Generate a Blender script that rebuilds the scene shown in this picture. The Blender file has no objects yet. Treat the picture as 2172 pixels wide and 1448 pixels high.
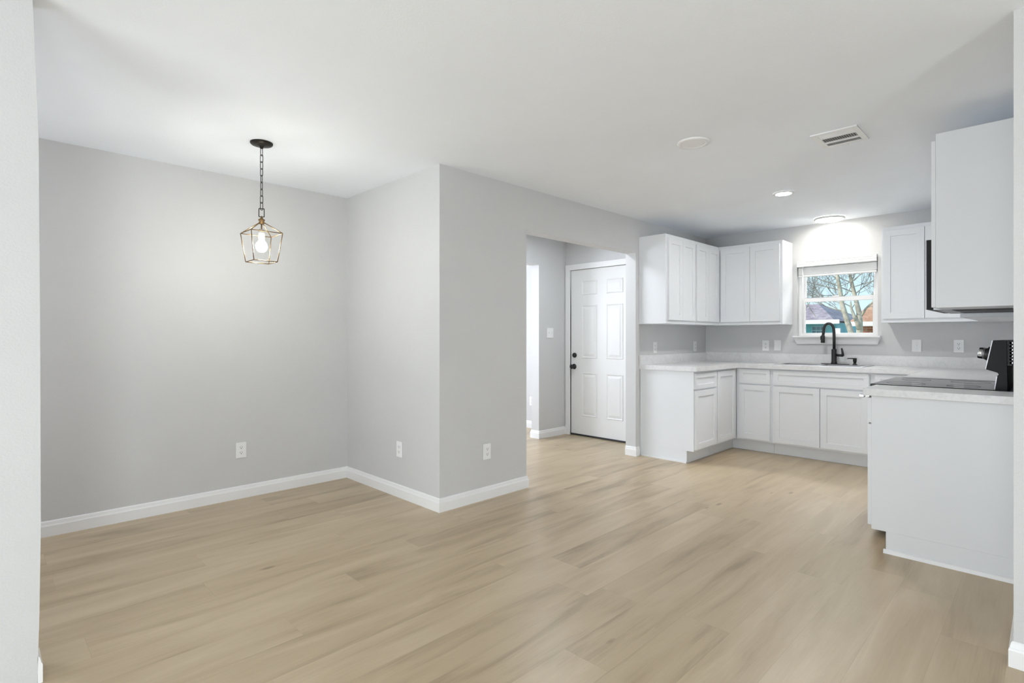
import bpy, math, random
from mathutils import Vector, Matrix

scene = bpy.context.scene
col = scene.collection
R = math.radians

# ------------------------------------------------------------------ camera
cam_d = bpy.data.cameras.new('camera')
cam_d.sensor_width = 36.0
cam_d.lens = 1140.0 / 2172.0 * 36.0
cam_d.shift_y = -9.6 / 2172.0
cam_d.clip_start = 0.05
cam_d.clip_end = 300
cam = bpy.data.objects.new('camera', cam_d)
col.objects.link(cam)
cam.location = (0, 0, 1.226)
cam.rotation_euler = (R(90), 0, R(45.24 - 90))
scene.camera = cam

# ------------------------------------------------------------------ view
scene.view_settings.view_transform = 'Standard'
scene.view_settings.look = 'None'
scene.view_settings.gamma = 1.0
scene.view_settings.use_curve_mapping = False
scene.view_settings.exposure = 0.07
scene.cycles.max_bounces = 12
scene.cycles.diffuse_bounces = 8
scene.cycles.sample_clamp_indirect = 20.0

# ------------------------------------------------------------------ sky, sun, assumed daylight, added fill lamps
world = bpy.data.worlds.new('sky')
scene.world = world
world.use_nodes = True
wn = world.node_tree
wn.nodes.clear()
wo = wn.nodes.new('ShaderNodeOutputWorld')
wb = wn.nodes.new('ShaderNodeBackground')
wr = wn.nodes.new('ShaderNodeValToRGB')
wg = wn.nodes.new('ShaderNodeTexCoord')
wx = wn.nodes.new('ShaderNodeSeparateXYZ')
wr.color_ramp.elements[0].position = 0.0
wr.color_ramp.elements[0].color = (0.66, 0.88, 0.96, 1)
wr.color_ramp.elements[1].position = 0.6
wr.color_ramp.elements[1].color = (0.35, 0.66, 0.95, 1)
wn.links.new(wg.outputs['Generated'], wx.inputs[0])
wn.links.new(wx.outputs['Z'], wr.inputs[0])
wn.links.new(wr.outputs[0], wb.inputs[0])
wb.inputs[1].default_value = 1.12
wn.links.new(wb.outputs[0], wo.inputs[0])


def add_light(name, kind, loc, power, color=(1, 1, 1), size=None, rot=None, direction=None):
    d = bpy.data.lights.new(name, kind)
    d.energy = power
    d.color = color
    if kind == 'AREA':
        d.shape = 'RECTANGLE'
        d.size, d.size_y = size
    if kind == 'SUN':
        d.angle = R(0.6)
    if kind == 'POINT' and size:
        d.shadow_soft_size = size
    o = bpy.data.objects.new(name, d)
    col.objects.link(o)
    o.location = loc
    if direction is not None:
        o.rotation_euler = Vector(direction).to_track_quat('-Z', 'Y').to_euler()
    return o


add_light('sun', 'SUN', (0, 0, 12), 3.4, (1, 0.93, 0.82), direction=(0.62, -0.62, -0.5))
# daylight assumed behind the camera, from lamps added at walls without windows
add_light('living_back_assumed_daylight', 'AREA', (-1.25, -3.55, 0.95), 150, (0.87, 0.95, 1), size=(1.0, 1.5), direction=(0.12, 1, 0.2))  # added lamp for assumed daylight, tilted up toward the ceiling
add_light('living_side_fill', 'AREA', (-3.15, 0.7, 0.80), 152, (0.85, 0.93, 1), size=(2.8, 1.3), direction=(1, 0.05, 0.25))  # lamp added low and tilted up to brighten the ceiling, no window here
add_light('dining_side_fill', 'AREA', (-1.06, 3.5, 1.25), 14.2, (0.83, 0.89, 1), size=(1.3, 1.7), direction=(1, 0, 0))  # added fill for the dining nook, no window stands here
# unseen lamp added to brighten the hall, then assumed daylight in the room beyond
add_light('hall_fill', 'AREA', (4.15, 3.62, 2.41), 12.5, (0.85, 0.93, 1), size=(0.3, 0.3), direction=(0, 0, -1))
add_light('far_room_assumed_daylight', 'AREA', (3.3, 6.2, 1.4), 88, (0.84, 0.9, 1), size=(1.4, 1.4), direction=(0.5, -1, 0))  # added lamp for assumed daylight, the far room walls have no window
# lamp added out of view above the sink window to brighten the kitchen
add_light('sink_window_fill', 'AREA', (7.3, 1.61, 2.95), 260, (0.95, 0.97, 1), size=(1.6, 0.9), direction=(-1, 0, -0.95))


# ------------------------------------------------------------------ materials
def new_mat(name):
    m = bpy.data.materials.new(name)
    m.use_nodes = True
    nt = m.node_tree
    b = nt.nodes['Principled BSDF']
    return m, nt, b


def noise_node(nt, scale, detail=4, rough=0.5, vec=None):
    n = nt.nodes.new('ShaderNodeTexNoise')
    n.inputs['Scale'].default_value = scale
    n.inputs['Detail'].default_value = detail
    n.inputs['Roughness'].default_value = rough
    if vec is not None:
        nt.links.new(vec, n.inputs['Vector'])
    return n


def obj_coord(nt, scale=(1, 1, 1)):
    tc = nt.nodes.new('ShaderNodeNewGeometry')
    mp = nt.nodes.new('ShaderNodeMapping')
    mp.inputs['Scale'].default_value = scale
    nt.links.new(tc.outputs['Position'], mp.inputs['Vector'])
    return mp.outputs['Vector']


def paint(name, rgb, rough=0.5, bump=0.0, bscale=120.0, var=0.02, metal=0.0, spec=0.5, coat=0.0):
    """painted / plain surface: faint tone variation and a fine bump"""
    m, nt, b = new_mat(name)
    v = obj_coord(nt)
    n = noise_node(nt, 2.3, 3, 0.5, v)
    mr = nt.nodes.new('ShaderNodeMapRange')
    mr.inputs['From Min'].default_value = 0.3
    mr.inputs['From Max'].default_value = 0.7
    mr.inputs['To Min'].default_value = 1 - var
    mr.inputs['To Max'].default_value = 1 + var
    nt.links.new(n.outputs['Fac'], mr.inputs['Value'])
    mx = nt.nodes.new('ShaderNodeVectorMath')
    mx.operation = 'SCALE'
    mx.inputs[0].default_value = rgb
    nt.links.new(mr.outputs[0], mx.inputs['Scale'])
    nt.links.new(mx.outputs[0], b.inputs['Base Color'])
    b.inputs['Roughness'].default_value = rough
    b.inputs['Metallic'].default_value = metal
    b.inputs['Specular IOR Level'].default_value = spec
    b.inputs['Coat Weight'].default_value = coat
    if bump > 0:
        n2 = noise_node(nt, bscale, 2, 0.5, v)
        bp = nt.nodes.new('ShaderNodeBump')
        bp.inputs['Strength'].default_value = bump
        bp.inputs['Distance'].default_value = 0.002
        nt.links.new(n2.outputs['Fac'], bp.inputs['Height'])
        nt.links.new(bp.outputs[0], b.inputs['Normal'])
    return m


def emit_mat(name, rgb, strength):
    m, nt, b = new_mat(name)
    b.inputs['Base Color'].default_value = (*rgb, 1)
    b.inputs['Emission Color'].default_value = (*rgb, 1)
    b.inputs['Emission Strength'].default_value = strength
    return m


def glass_mat(name, tint=(1, 1, 1), gloss=0.06):
    m = bpy.data.materials.new(name)
    m.use_nodes = True
    nt = m.node_tree
    nt.nodes.clear()
    o = nt.nodes.new('ShaderNodeOutputMaterial')
    t = nt.nodes.new('ShaderNodeBsdfTransparent')
    t.inputs[0].default_value = (*tint, 1)
    g = nt.nodes.new('ShaderNodeBsdfGlossy')
    g.inputs['Roughness'].default_value = 0.03
    f = nt.nodes.new('ShaderNodeFresnel')
    f.inputs['IOR'].default_value = 1.25
    x = nt.nodes.new('ShaderNodeMixShader')
    nt.links.new(f.outputs[0], x.inputs[0])
    nt.links.new(t.outputs[0], x.inputs[1])
    nt.links.new(g.outputs[0], x.inputs[2])
    nt.links.new(x.outputs[0], o.inputs[0])
    return m


def math_node(nt, op, a, b=None):
    n = nt.nodes.new('ShaderNodeMath')
    n.operation = op
    for i, s in enumerate((a, b)):
        if s is None:
            continue
        if isinstance(s, (int, float)):
            n.inputs[i].default_value = s
        else:
            nt.links.new(s, n.inputs[i])
    return n.outputs[0]


def oak_floor():
    m, nt, b = new_mat('oak_plank_floor')
    W, L = 0.205, 1.52
    g = nt.nodes.new('ShaderNodeNewGeometry')
    sx = nt.nodes.new('ShaderNodeSeparateXYZ')
    nt.links.new(g.outputs['Position'], sx.inputs[0])
    X, Y = sx.outputs['X'], sx.outputs['Y']
    yr = math_node(nt, 'DIVIDE', math_node(nt, 'ADD', Y, 0.08), W)
    row = math_node(nt, 'FLOOR', yr)
    fy = math_node(nt, 'FRACT', yr)
    wn1 = nt.nodes.new('ShaderNodeTexWhiteNoise')
    wn1.noise_dimensions = '1D'
    nt.links.new(row, wn1.inputs['W'])
    off = math_node(nt, 'MULTIPLY', wn1.outputs['Value'], L)
    xr = math_node(nt, 'DIVIDE', math_node(nt, 'ADD', X, off), L)
    cl = math_node(nt, 'FLOOR', xr)
    fx = math_node(nt, 'FRACT', xr)
    cmb = nt.nodes.new('ShaderNodeCombineXYZ')
    nt.links.new(row, cmb.inputs[0])
    nt.links.new(cl, cmb.inputs[1])
    wn2 = nt.nodes.new('ShaderNodeTexWhiteNoise')
    wn2.noise_dimensions = '2D'
    nt.links.new(cmb.outputs[0], wn2.inputs['Vector'])
    rnd = wn2.outputs['Value']
    # grain coordinates: stretched along the plank, shifted per plank
    shift = math_node(nt, 'MULTIPLY', rnd, 37.0)
    gx = math_node(nt, 'ADD', math_node(nt, 'MULTIPLY', X, 1.0), shift)
    gy = math_node(nt, 'ADD', math_node(nt, 'MULTIPLY', Y, 7.0), shift)
    gv = nt.nodes.new('ShaderNodeCombineXYZ')
    nt.links.new(gx, gv.inputs[0])
    nt.links.new(gy, gv.inputs[1])
    n1 = noise_node(nt, 1.3, 4, 0.5, gv.outputs[0])
    n1.inputs['Distortion'].default_value = 0.7
    gv2 = nt.nodes.new('ShaderNodeCombineXYZ')
    nt.links.new(math_node(nt, 'ADD', math_node(nt, 'MULTIPLY', X, 5.0), shift), gv2.inputs[0])
    nt.links.new(math_node(nt, 'ADD', math_node(nt, 'MULTIPLY', Y, 120.0), shift), gv2.inputs[1])
    n2 = noise_node(nt, 1.0, 4, 0.6, gv2.outputs[0])
    # knots: rare stretched voronoi cells
    gv3 = nt.nodes.new('ShaderNodeCombineXYZ')
    nt.links.new(math_node(nt, 'ADD', math_node(nt, 'MULTIPLY', X, 1.5), shift), gv3.inputs[0])
    nt.links.new(math_node(nt, 'MULTIPLY', Y, 4.2), gv3.inputs[1])
    vo = nt.nodes.new('ShaderNodeTexVoronoi')
    vo.inputs['Scale'].default_value = 1.0
    nt.links.new(gv3.outputs[0], vo.inputs['Vector'])
    kn = nt.nodes.new('ShaderNodeMapRange')
    kn.inputs['From Min'].default_value = 0.015
    kn.inputs['From Max'].default_value = 0.075
    kn.inputs['To Min'].default_value = 1
    kn.inputs['To Max'].default_value = 0
    nt.links.new(vo.outputs['Distance'], kn.inputs['Value'])
    vsep = nt.nodes.new('ShaderNodeSeparateXYZ')
    nt.links.new(vo.outputs['Color'], vsep.inputs[0])
    kmask = math_node(nt, 'GREATER_THAN', vsep.outputs[0], 0.48)
    knot = math_node(nt, 'MULTIPLY', kn.outputs[0], kmask)
    tone = math_node(nt, 'ADD', math_node(nt, 'MULTIPLY', n1.outputs['Fac'], 0.54),
                     math_node(nt, 'MULTIPLY', n2.outputs['Fac'], 0.14))
    tone = math_node(nt, 'ADD', tone, math_node(nt, 'ADD', math_node(nt, 'MULTIPLY', rnd, 0.13), 0.095))
    tone = math_node(nt, 'SUBTRACT', tone, math_node(nt, 'MULTIPLY', knot, 0.26))
    rp = nt.nodes.new('ShaderNodeValToRGB')
    e = rp.color_ramp.elements
    e[0].position = 0.30
    e[0].color = (0.265, 0.192, 0.113, 1)
    e[1].position = 0.72
    e[1].color = (0.575, 0.468, 0.322, 1)
    em = rp.color_ramp.elements.new(0.47)
    em.color = (0.440, 0.340, 0.215, 1)
    nt.links.new(tone, rp.inputs[0])
    # thin seams
    ey = math_node(nt, 'MINIMUM', fy, math_node(nt, 'SUBTRACT', 1.0, fy))
    ex = math_node(nt, 'MINIMUM', fx, math_node(nt, 'SUBTRACT', 1.0, fx))
    sy = math_node(nt, 'LESS_THAN', ey, 0.0055)
    sxm = math_node(nt, 'LESS_THAN', ex, 0.0007)
    seam = math_node(nt, 'MULTIPLY', math_node(nt, 'MAXIMUM', sy, sxm), 0.16)
    mx = nt.nodes.new('ShaderNodeMix')
    mx.data_type = 'RGBA'
    nt.links.new(seam, mx.inputs['Factor'])
    nt.links.new(rp.outputs[0], mx.inputs['A'])
    mx.inputs['B'].default_value = (0.16, 0.11, 0.07, 1)
    nt.links.new(mx.outputs['Result'], b.inputs['Base Color'])
    b.inputs['Roughness'].default_value = 0.34
    b.inputs['Specular IOR Level'].default_value = 0.65
    bp = nt.nodes.new('ShaderNodeBump')
    bp.inputs['Strength'].default_value = 0.12
    bp.inputs['Distance'].default_value = 0.002
    nt.links.new(n2.outputs['Fac'], bp.inputs['Height'])
    nt.links.new(bp.outputs[0], b.inputs['Normal'])
    return m


def marble():
    m, nt, b = new_mat('pale_marble_laminate')
    v = obj_coord(nt)
    n = noise_node(nt, 4.0, 6, 0.65, v)
    n.inputs['Distortion'].default_value = 0.8
    d = math_node(nt, 'ABSOLUTE', math_node(nt, 'SUBTRACT', n.outputs['Fac'], 0.5))
    mr = nt.nodes.new('ShaderNodeMapRange')
    mr.inputs['From Min'].default_value = 0.0
    mr.inputs['From Max'].default_value = 0.05
    mr.inputs['To Min'].default_value = 0.22
    mr.inputs['To Max'].default_value = 0.0
    nt.links.new(d, mr.inputs['Value'])
    n3 = noise_node(nt, 9.0, 5, 0.6, v)
    f = math_node(nt, 'MULTIPLY', mr.outputs[0], n3.outputs['Fac'])
    n4 = noise_node(nt, 60.0, 3, 0.6, v)
    f = math_node(nt, 'ADD', f, math_node(nt, 'MULTIPLY', n4.outputs['Fac'], 0.30))
    rp = nt.nodes.new('ShaderNodeValToRGB')
    rp.color_ramp.elements[0].color = (0.80, 0.80, 0.80, 1)
    rp.color_ramp.elements[1].color = (0.52, 0.52, 0.53, 1)
    rp.color_ramp.elements[1].position = 0.6
    nt.links.new(f, rp.inputs[0])
    nt.links.new(rp.outputs[0], b.inputs['Base Color'])
    b.inputs['Roughness'].default_value = 0.32
    return m


def brushed(name, rgb, rough=0.3):
    m, nt, b = new_mat(name)
    v = obj_coord(nt, (3, 3, 160))
    n = noise_node(nt, 3, 3, 0.6, v)
    mr = nt.nodes.new('ShaderNodeMapRange')
    mr.inputs['To Min'].default_value = rough - 0.06
    mr.inputs['To Max'].default_value = rough + 0.08
    nt.links.new(n.outputs['Fac'], mr.inputs['Value'])
    nt.links.new(mr.outputs[0], b.inputs['Roughness'])
    b.inputs['Base Color'].default_value = (*rgb, 1)
    b.inputs['Metallic'].default_value = 1.0
    return m


def brick_mat(name, c1, c2, mortar, scale=1.0):
    m, nt, b = new_mat(name)
    g = nt.nodes.new('ShaderNodeNewGeometry')
    sx = nt.nodes.new('ShaderNodeSeparateXYZ')
    nt.links.new(g.outputs['Position'], sx.inputs[0])
    cv = nt.nodes.new('ShaderNodeCombineXYZ')
    nt.links.new(sx.outputs['Y'], cv.inputs[0])
    nt.links.new(sx.outputs['Z'], cv.inputs[1])
    br = nt.nodes.new('ShaderNodeTexBrick')
    br.inputs['Scale'].default_value = scale
    br.inputs['Color1'].default_value = (*c1, 1)
    br.inputs['Color2'].default_value = (*c2, 1)
    br.inputs['Mortar'].default_value = (*mortar, 1)
    br.inputs['Brick Width'].default_value = 0.22
    br.inputs['Row Height'].default_value = 0.075
    br.inputs['Mortar Size'].default_value = 0.008
    nt.links.new(cv.outputs[0], br.inputs['Vector'])
    nt.links.new(br.outputs['Color'], b.inputs['Base Color'])
    b.inputs['Roughness'].default_value = 0.9
    return m


def speckle(name, c1, c2, scale=6.0, rough=0.9):
    m, nt, b = new_mat(name)
    v = obj_coord(nt)
    n = noise_node(nt, scale, 6, 0.7, v)
    rp = nt.nodes.new('ShaderNodeValToRGB')
    rp.color_ramp.elements[0].position = 0.35
    rp.color_ramp.elements[0].color = (*c1, 1)
    rp.color_ramp.elements[1].position = 0.65
    rp.color_ramp.elements[1].color = (*c2, 1)
    nt.links.new(n.outputs['Fac'], rp.inputs[0])
    nt.links.new(rp.outputs[0], b.inputs['Base Color'])
    b.inputs['Roughness'].default_value = rough
    return m


M = {}
M['wall'] = paint('light_grey_wall_paint', (0.585, 0.585, 0.585), 0.6, 0.5, 130, 0.015)
M['ceiling'] = paint('white_ceiling_paint', (0.86, 0.895, 0.94), 0.75, 0.25, 120, 0.012)
M['trim'] = paint('white_trim_paint', (0.80, 0.80, 0.80), 0.35, 0.0, 100, 0.01)
M['door'] = paint('white_door_paint', (0.76, 0.76, 0.755), 0.35, 0.03, 220, 0.01)
M['cabinet'] = paint('white_cabinet_paint', (0.75, 0.765, 0.785), 0.38, 0.0, 100, 0.01)
M['plastic'] = paint('white_plastic', (0.82, 0.82, 0.82), 0.35)
M['slot'] = paint('dark_slot', (0.03, 0.03, 0.03), 0.6)
M['black'] = paint('matte_black_metal', (0.012, 0.012, 0.013), 0.38, 0.0, 100, 0.05)
M['appliance'] = paint('black_appliance_enamel', (0.009, 0.009, 0.010), 0.5, 0.0, 300, 0.05, spec=0.25)
M['glossblack'] = paint('black_ceramic_glass', (0.008, 0.008, 0.009), 0.08, 0.0, 100, 0.02)
M['bronze'] = paint('dark_bronze_metal', (0.030, 0.026, 0.021), 0.42, 0.0, 100, 0.08, metal=0.7)
M['brass'] = paint('antique_brass_metal', (0.25, 0.165, 0.08), 0.48, 0.0, 100, 0.06, metal=1.0)
M['steel'] = brushed('brushed_stainless_steel', (0.62, 0.62, 0.63), 0.3)
M['steel_dark'] = brushed('darker_stainless_steel', (0.34, 0.34, 0.35), 0.38)  # the same steel in a darker base tone
M['ring'] = paint('grey_printed_ring', (0.06, 0.06, 0.06), 0.2)
M['chrome'] = paint('polished_chrome', (0.75, 0.75, 0.76), 0.12, 0.0, 100, 0.01, metal=1.0)
M['floor'] = oak_floor()
M['marble'] = marble()
M['glass'] = glass_mat('window_glass')
M['ventdark'] = paint('painted_duct_shade', (0.16, 0.16, 0.16), 0.7)  # shade inside the vent, put into the colour
M['bulb'] = emit_mat('lit_bulb', (1.0, 0.99, 0.91), 280.0)
M['diffuser'] = emit_mat('lit_diffuser', (1.0, 0.97, 0.89), 38.0)
M['lens_lit'] = emit_mat('dim_lit_lens', (1.0, 1.0, 1.0), 410.0)
M['candle'] = paint('white_socket_sleeve', (0.42, 0.40, 0.37), 0.6)
M['bark'] = speckle('pale_bark', (0.26, 0.23, 0.18), (0.62, 0.56, 0.46), 9.0)
M['twig'] = speckle('grey_twig', (0.20, 0.19, 0.17), (0.50, 0.47, 0.42), 5.0)
M['shingle'] = speckle('mottled_shingles', (0.24, 0.18, 0.21), (0.52, 0.42, 0.44), 3.0)  # mottled between a dark and a light purple grey
M['shingle_orange'] = speckle('rust_coloured_shingles', (0.40, 0.18, 0.10), (0.66, 0.38, 0.25), 3.0)
M['siding'] = paint('teal_cast_siding', (0.16, 0.56, 0.66), 0.6)  # teal cast of the outdoor exposure put into the siding colour
M['siding_light'] = paint('teal_cast_window_frame', (0.35, 0.66, 0.72), 0.6)  # lighter version of that teal cast for the window frame
M['gutter'] = paint('white_gutter_paint', (0.86, 0.90, 0.90), 0.5)
M['brick'] = brick_mat('red_brick', (0.42, 0.13, 0.07), (0.55, 0.22, 0.12), (0.60, 0.52, 0.45), 1.0)
M['pane'] = paint('dark_window_pane', (0.06, 0.16, 0.22), 0.15)
M['lawn'] = speckle('winter_lawn', (0.20, 0.20, 0.08), (0.42, 0.38, 0.22), 5.0)


# ------------------------------------------------------------------ mesh builder
class MB:
    """collects shapes in world coordinates and links them as ONE mesh object"""

    def __init__(self):
        self.v = []
        self.f = []
        self.mi = []
        self.sm = []
        self.mats = []

    def mat(self, m):
        if m not in self.mats:
            self.mats.append(m)
        return self.mats.index(m)

    def add(self, verts, faces, m, smooth=False):
        k = len(self.v)
        self.v += [tuple(p) for p in verts]
        i = self.mat(m)
        for f in faces:
            self.f.append([k + a for a in f])
            self.mi.append(i)
            self.sm.append(smooth)
        return self

    def box(self, x0, x1, y0, y1, z0, z1, m):
        x0, x1 = min(x0, x1), max(x0, x1)
        y0, y1 = min(y0, y1), max(y0, y1)
        z0, z1 = min(z0, z1), max(z0, z1)
        vs = [(x0, y0, z0), (x1, y0, z0), (x1, y1, z0), (x0, y1, z0),
              (x0, y0, z1), (x1, y0, z1), (x1, y1, z1), (x0, y1, z1)]
        return self.add(vs, [(3, 2, 1, 0), (4, 5, 6, 7), (0, 1, 5, 4), (1, 2, 6, 5), (2, 3, 7, 6), (3, 0, 4, 7)], m)

    def prism(self, pts, d, m, smooth=False):
        """pts: closed polygon (3-D points), d: extrusion vector"""
        n = len(pts)
        d = Vector(d)
        a = [Vector(p) for p in pts]
        b = [p + d for p in a]
        fs = [tuple(range(n))[::-1], tuple(range(n, 2 * n))]
        self.add(a + b, fs, m)
        self.add(a + b, [(i, (i + 1) % n, n + (i + 1) % n, n + i) for i in range(n)], m, smooth)
        return self

    def tube(self, pts, r, m, seg=10, cap=True, closed=False, smooth=True):
        P = [Vector(p) for p in pts]
        n = len(P)
        rr = r if isinstance(r, (list, tuple)) else [r] * n
        vs = []
        up = None
        for i in range(n):
            if closed:
                t = P[(i + 1) % n] - P[(i - 1) % n]
            elif i == 0:
                t = P[1] - P[0]
            elif i == n - 1:
                t = P[-1] - P[-2]
            else:
                t = (P[i + 1] - P[i]).normalized() + (P[i] - P[i - 1]).normalized()
            t.normalize()
            if up is None:
                up = Vector((0, 0, 1)) if abs(t.z) < 0.9 else Vector((1, 0, 0))
            a = t.cross(up).normalized()
            b = a.cross(t).normalized()
            up = b
            for k in range(seg):
                w = 2 * math.pi * (k + 0.5) / seg
                vs.append(P[i] + (a * math.cos(w) + b * math.sin(w)) * rr[i])
        fs = []
        for i in range(n if closed else n - 1):
            j = (i + 1) % n
            for k in range(seg):
                l = (k + 1) % seg
                fs.append((i * seg + k, i * seg + l, j * seg + l, j * seg + k))
        self.add(vs, fs, m, smooth)
        if cap and not closed:
            self.add(vs[:seg], [tuple(range(seg))[::-1]], m)
            self.add(vs[-seg:], [tuple(range(seg))], m)
        return self

    def lathe(self, c, prof, m, axis=(0, 0, 1), seg=32, smooth=True, cap=True):
        """prof: list of (radius, height along axis)"""
        c = Vector(c)
        ax = Vector(axis).normalized()
        u = ax.cross(Vector((0, 0, 1)) if abs(ax.z) < 0.9 else Vector((1, 0, 0))).normalized()
        w = ax.cross(u)
        vs = []
        for r, h in prof:
            for k in range(seg):
                t = 2 * math.pi * k / seg
                vs.append(c + ax * h + (u * math.cos(t) + w * math.sin(t)) * r)
        fs = []
        for i in range(len(prof) - 1):
            for k in range(seg):
                l = (k + 1) % seg
                fs.append((i * seg + k, i * seg + l, (i + 1) * seg + l, (i + 1) * seg + k))
        self.add(vs, fs, m, smooth)
        if cap:
            if prof[0][0] > 1e-4:
                self.add(vs[:seg], [tuple(range(seg))[::-1]], m)
            if prof[-1][0] > 1e-4:
                self.add(vs[-seg:], [tuple(range(seg))], m)
        return self

    def build(self, name, parent=None, bevel=0.0):
        root = parent
        while root is not None and root.parent is not None:
            root = root.parent
        if root is not None:
            o0 = Vector(root.location)
        else:
            xs, ys, zs = zip(*self.v)
            o0 = Vector(((min(xs) + max(xs)) / 2, (min(ys) + max(ys)) / 2, min(zs)))
        me = bpy.data.meshes.new(name)
        me.from_pydata([tuple(Vector(p) - o0) for p in self.v], [], self.f)
        for m in self.mats:
            me.materials.append(m)
        for p, i, s in zip(me.polygons, self.mi, self.sm):
            p.material_index = i
            p.use_smooth = s
        import bmesh
        bm = bmesh.new()
        bm.from_mesh(me)
        bmesh.ops.remove_doubles(bm, verts=bm.verts, dist=1e-6)
        bmesh.ops.recalc_face_normals(bm, faces=bm.faces)
        bm.to_mesh(me)
        bm.free()
        o = bpy.data.objects.new(name, me)
        col.objects.link(o)
        if parent is not None:
            o.parent = parent
        else:
            o.location = o0
        if bevel > 0:
            bv = o.modifiers.new('bevel', 'BEVEL')
            bv.width = bevel
            bv.segments = 2
            bv.limit_method = 'ANGLE'
            bv.angle_limit = R(40)
        return o


def tag(o, label=None, cat=None, group=None, kind=None):
    for k, v in (('label', label), ('category', cat), ('group', group), ('kind', kind)):
        if v:
            o[k] = v
    return o


def thing(name, loc, label, cat, group=None):
    o = bpy.data.objects.new(name, None)
    o.empty_display_size = 0.1
    col.objects.link(o)
    o.location = loc
    return tag(o, label, cat, group)


def struct(mb, name, label=None, bevel=0.0):
    return tag(mb.build(name, None, bevel), label, None, None, 'structure')


def copy_tree(o, parent=None):
    c = o.copy()
    col.objects.link(c)
    c.parent = parent
    for ch in [x for x in bpy.data.objects if x.parent is o]:
        copy_tree(ch, c)
    return c


# ------------------------------------------------------------------ the setting
H = 2.44
T = 0.12
XW = 6.375          # kitchen back wall
YR = 0.106          # kitchen right wall
YB = 3.03           # wall between kitchen and hall
YA = 4.36           # dining back wall
XC = 2.29           # dining side wall
XO0, XO1, ZO = 3.17, 4.797, 2.094   # opening to the hall

fl = MB()
fl.box(-3.4, 6.5, -3.8, 6.6, -0.06, 0.0, M['floor'])
struct(fl, 'floor', 'light oak plank floor')
ce = MB()
ce.box(-3.4, 6.5, -3.8, 6.6, H, H + 0.12, M['ceiling'])
struct(ce, 'ceiling', 'white ceiling')

MB_ = lambda: MB()
w = MB()
w.box(-1.1, XC, YA, YA + T, 0, H, M['wall'])
struct(w, 'wall_dining_back', 'grey wall behind the hanging lantern')
w = MB()
w.box(XC, XC + T, YB, YA + T, 0, H, M['wall'])
struct(w, 'wall_dining_side', 'grey side wall of the dining nook')
w = MB()
w.box(XC + T, XO0, YB, YB + T, 0, H, M['wall'])
w.box(XO0, XO1, YB, YB + T, ZO, H, M['wall'])
w.box(XO1, XW, YB, YB + T, 0, H, M['wall'])
struct(w, 'wall_kitchen_left', 'grey wall with the opening to the hall')
# kitchen back wall with the window hole
WY0, WY1, WZ0, WZ1 = 1.24, 1.985, 1.238, 2.055
w = MB()
w.box(XW, XW + 0.15, -0.1, WY0, 0, H, M['wall'])
w.box(XW, XW + 0.15, WY1, YB + T, 0, H, M['wall'])
w.box(XW, XW + 0.15, WY0, WY1, 0, WZ0, M['wall'])
w.box(XW, XW + 0.15, WY0, WY1, WZ1, H, M['wall'])
struct(w, 'wall_kitchen_back', 'grey kitchen wall around the sink window')
w = MB()
w.box(2.735, XW, YR - T, YR, 0, H, M['wall'])
struct(w, 'wall_kitchen_right', 'grey wall end at the right edge of the view')
w = MB()
w.box(2.735, 2.735 + T, -3.6, YR - T, 0, H, M['wall'])
struct(w, 'wall_living_right')
w = MB()
w.box(-3.2, 2.735 + T, -3.72, -3.6, 0, H, M['wall'])
struct(w, 'wall_living_back')
w = MB()
w.box(-3.32, -3.2, -3.72, 2.65, 0, H, M['wall'])
struct(w, 'wall_living_left')
# left jamb: the wall end at the left edge of the view, a little out of plumb
w = MB()
edge = [(0.146, 0.0), (0.152, 0.25), (0.1556, 0.55), (0.154, 1.2), (0.1497, 1.93), (0.133, H)]
poly = [(-3.2, 2.53, 0)] + [(x, 2.53, z) for x, z in edge] + [(-3.2, 2.53, H)]
w.prism(poly, (0, T, 0), M['wall'])
struct(w, 'wall_living_front', 'pale grey wall end at the left edge of the view')
w = MB()
w.box(-1.22, -1.1, 2.65, YA + T, 0, H, M['wall'])
struct(w, 'wall_dining_left')
# hall
XD = 5.29
DY0, DY1, DZ = 3.375, 4.291, 2.062
w = MB()
w.box(XD, XD + T, YB + T, DY0, 0, H, M['wall'])
w.box(XD, XD + T, DY1, 4.49, 0, H, M['wall'])
w.box(XD, XD + T, DY0, DY1, DZ, H, M['wall'])
w.box(XD, XD + T, 4.49, 6.5, 0, H, M['wall'])
struct(w, 'wall_hall_end', 'grey hall wall with the white panel door')
w = MB()
w.box(4.79, XD, 4.37, 4.49, 0, H, M['wall'])
w.box(3.0, 4.79, 4.37, 4.49, 2.095, H, M['wall'])
w.box(XC + T, 3.0, 4.37, 4.49, 0, H, M['wall'])
struct(w, 'wall_hall_back', 'grey hall wall with the double light switch')
w = MB()
w.box(XC + T, XD + T, 6.4, 6.5, 0, H, M['wall'])
w.box(XC, XC + T, YA + T, 6.5, 0, H, M['wall'])
struct(w, 'wall_far_room')

# baseboards: swept profile with mitred corners, one object per wall
BP = [(0, 0), (0.014, 0), (0.014, 0.062), (0.0125, 0.068), (0.010, 0.072), (0.007, 0.088), (0.004, 0.094), (0, 0.095)]


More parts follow.
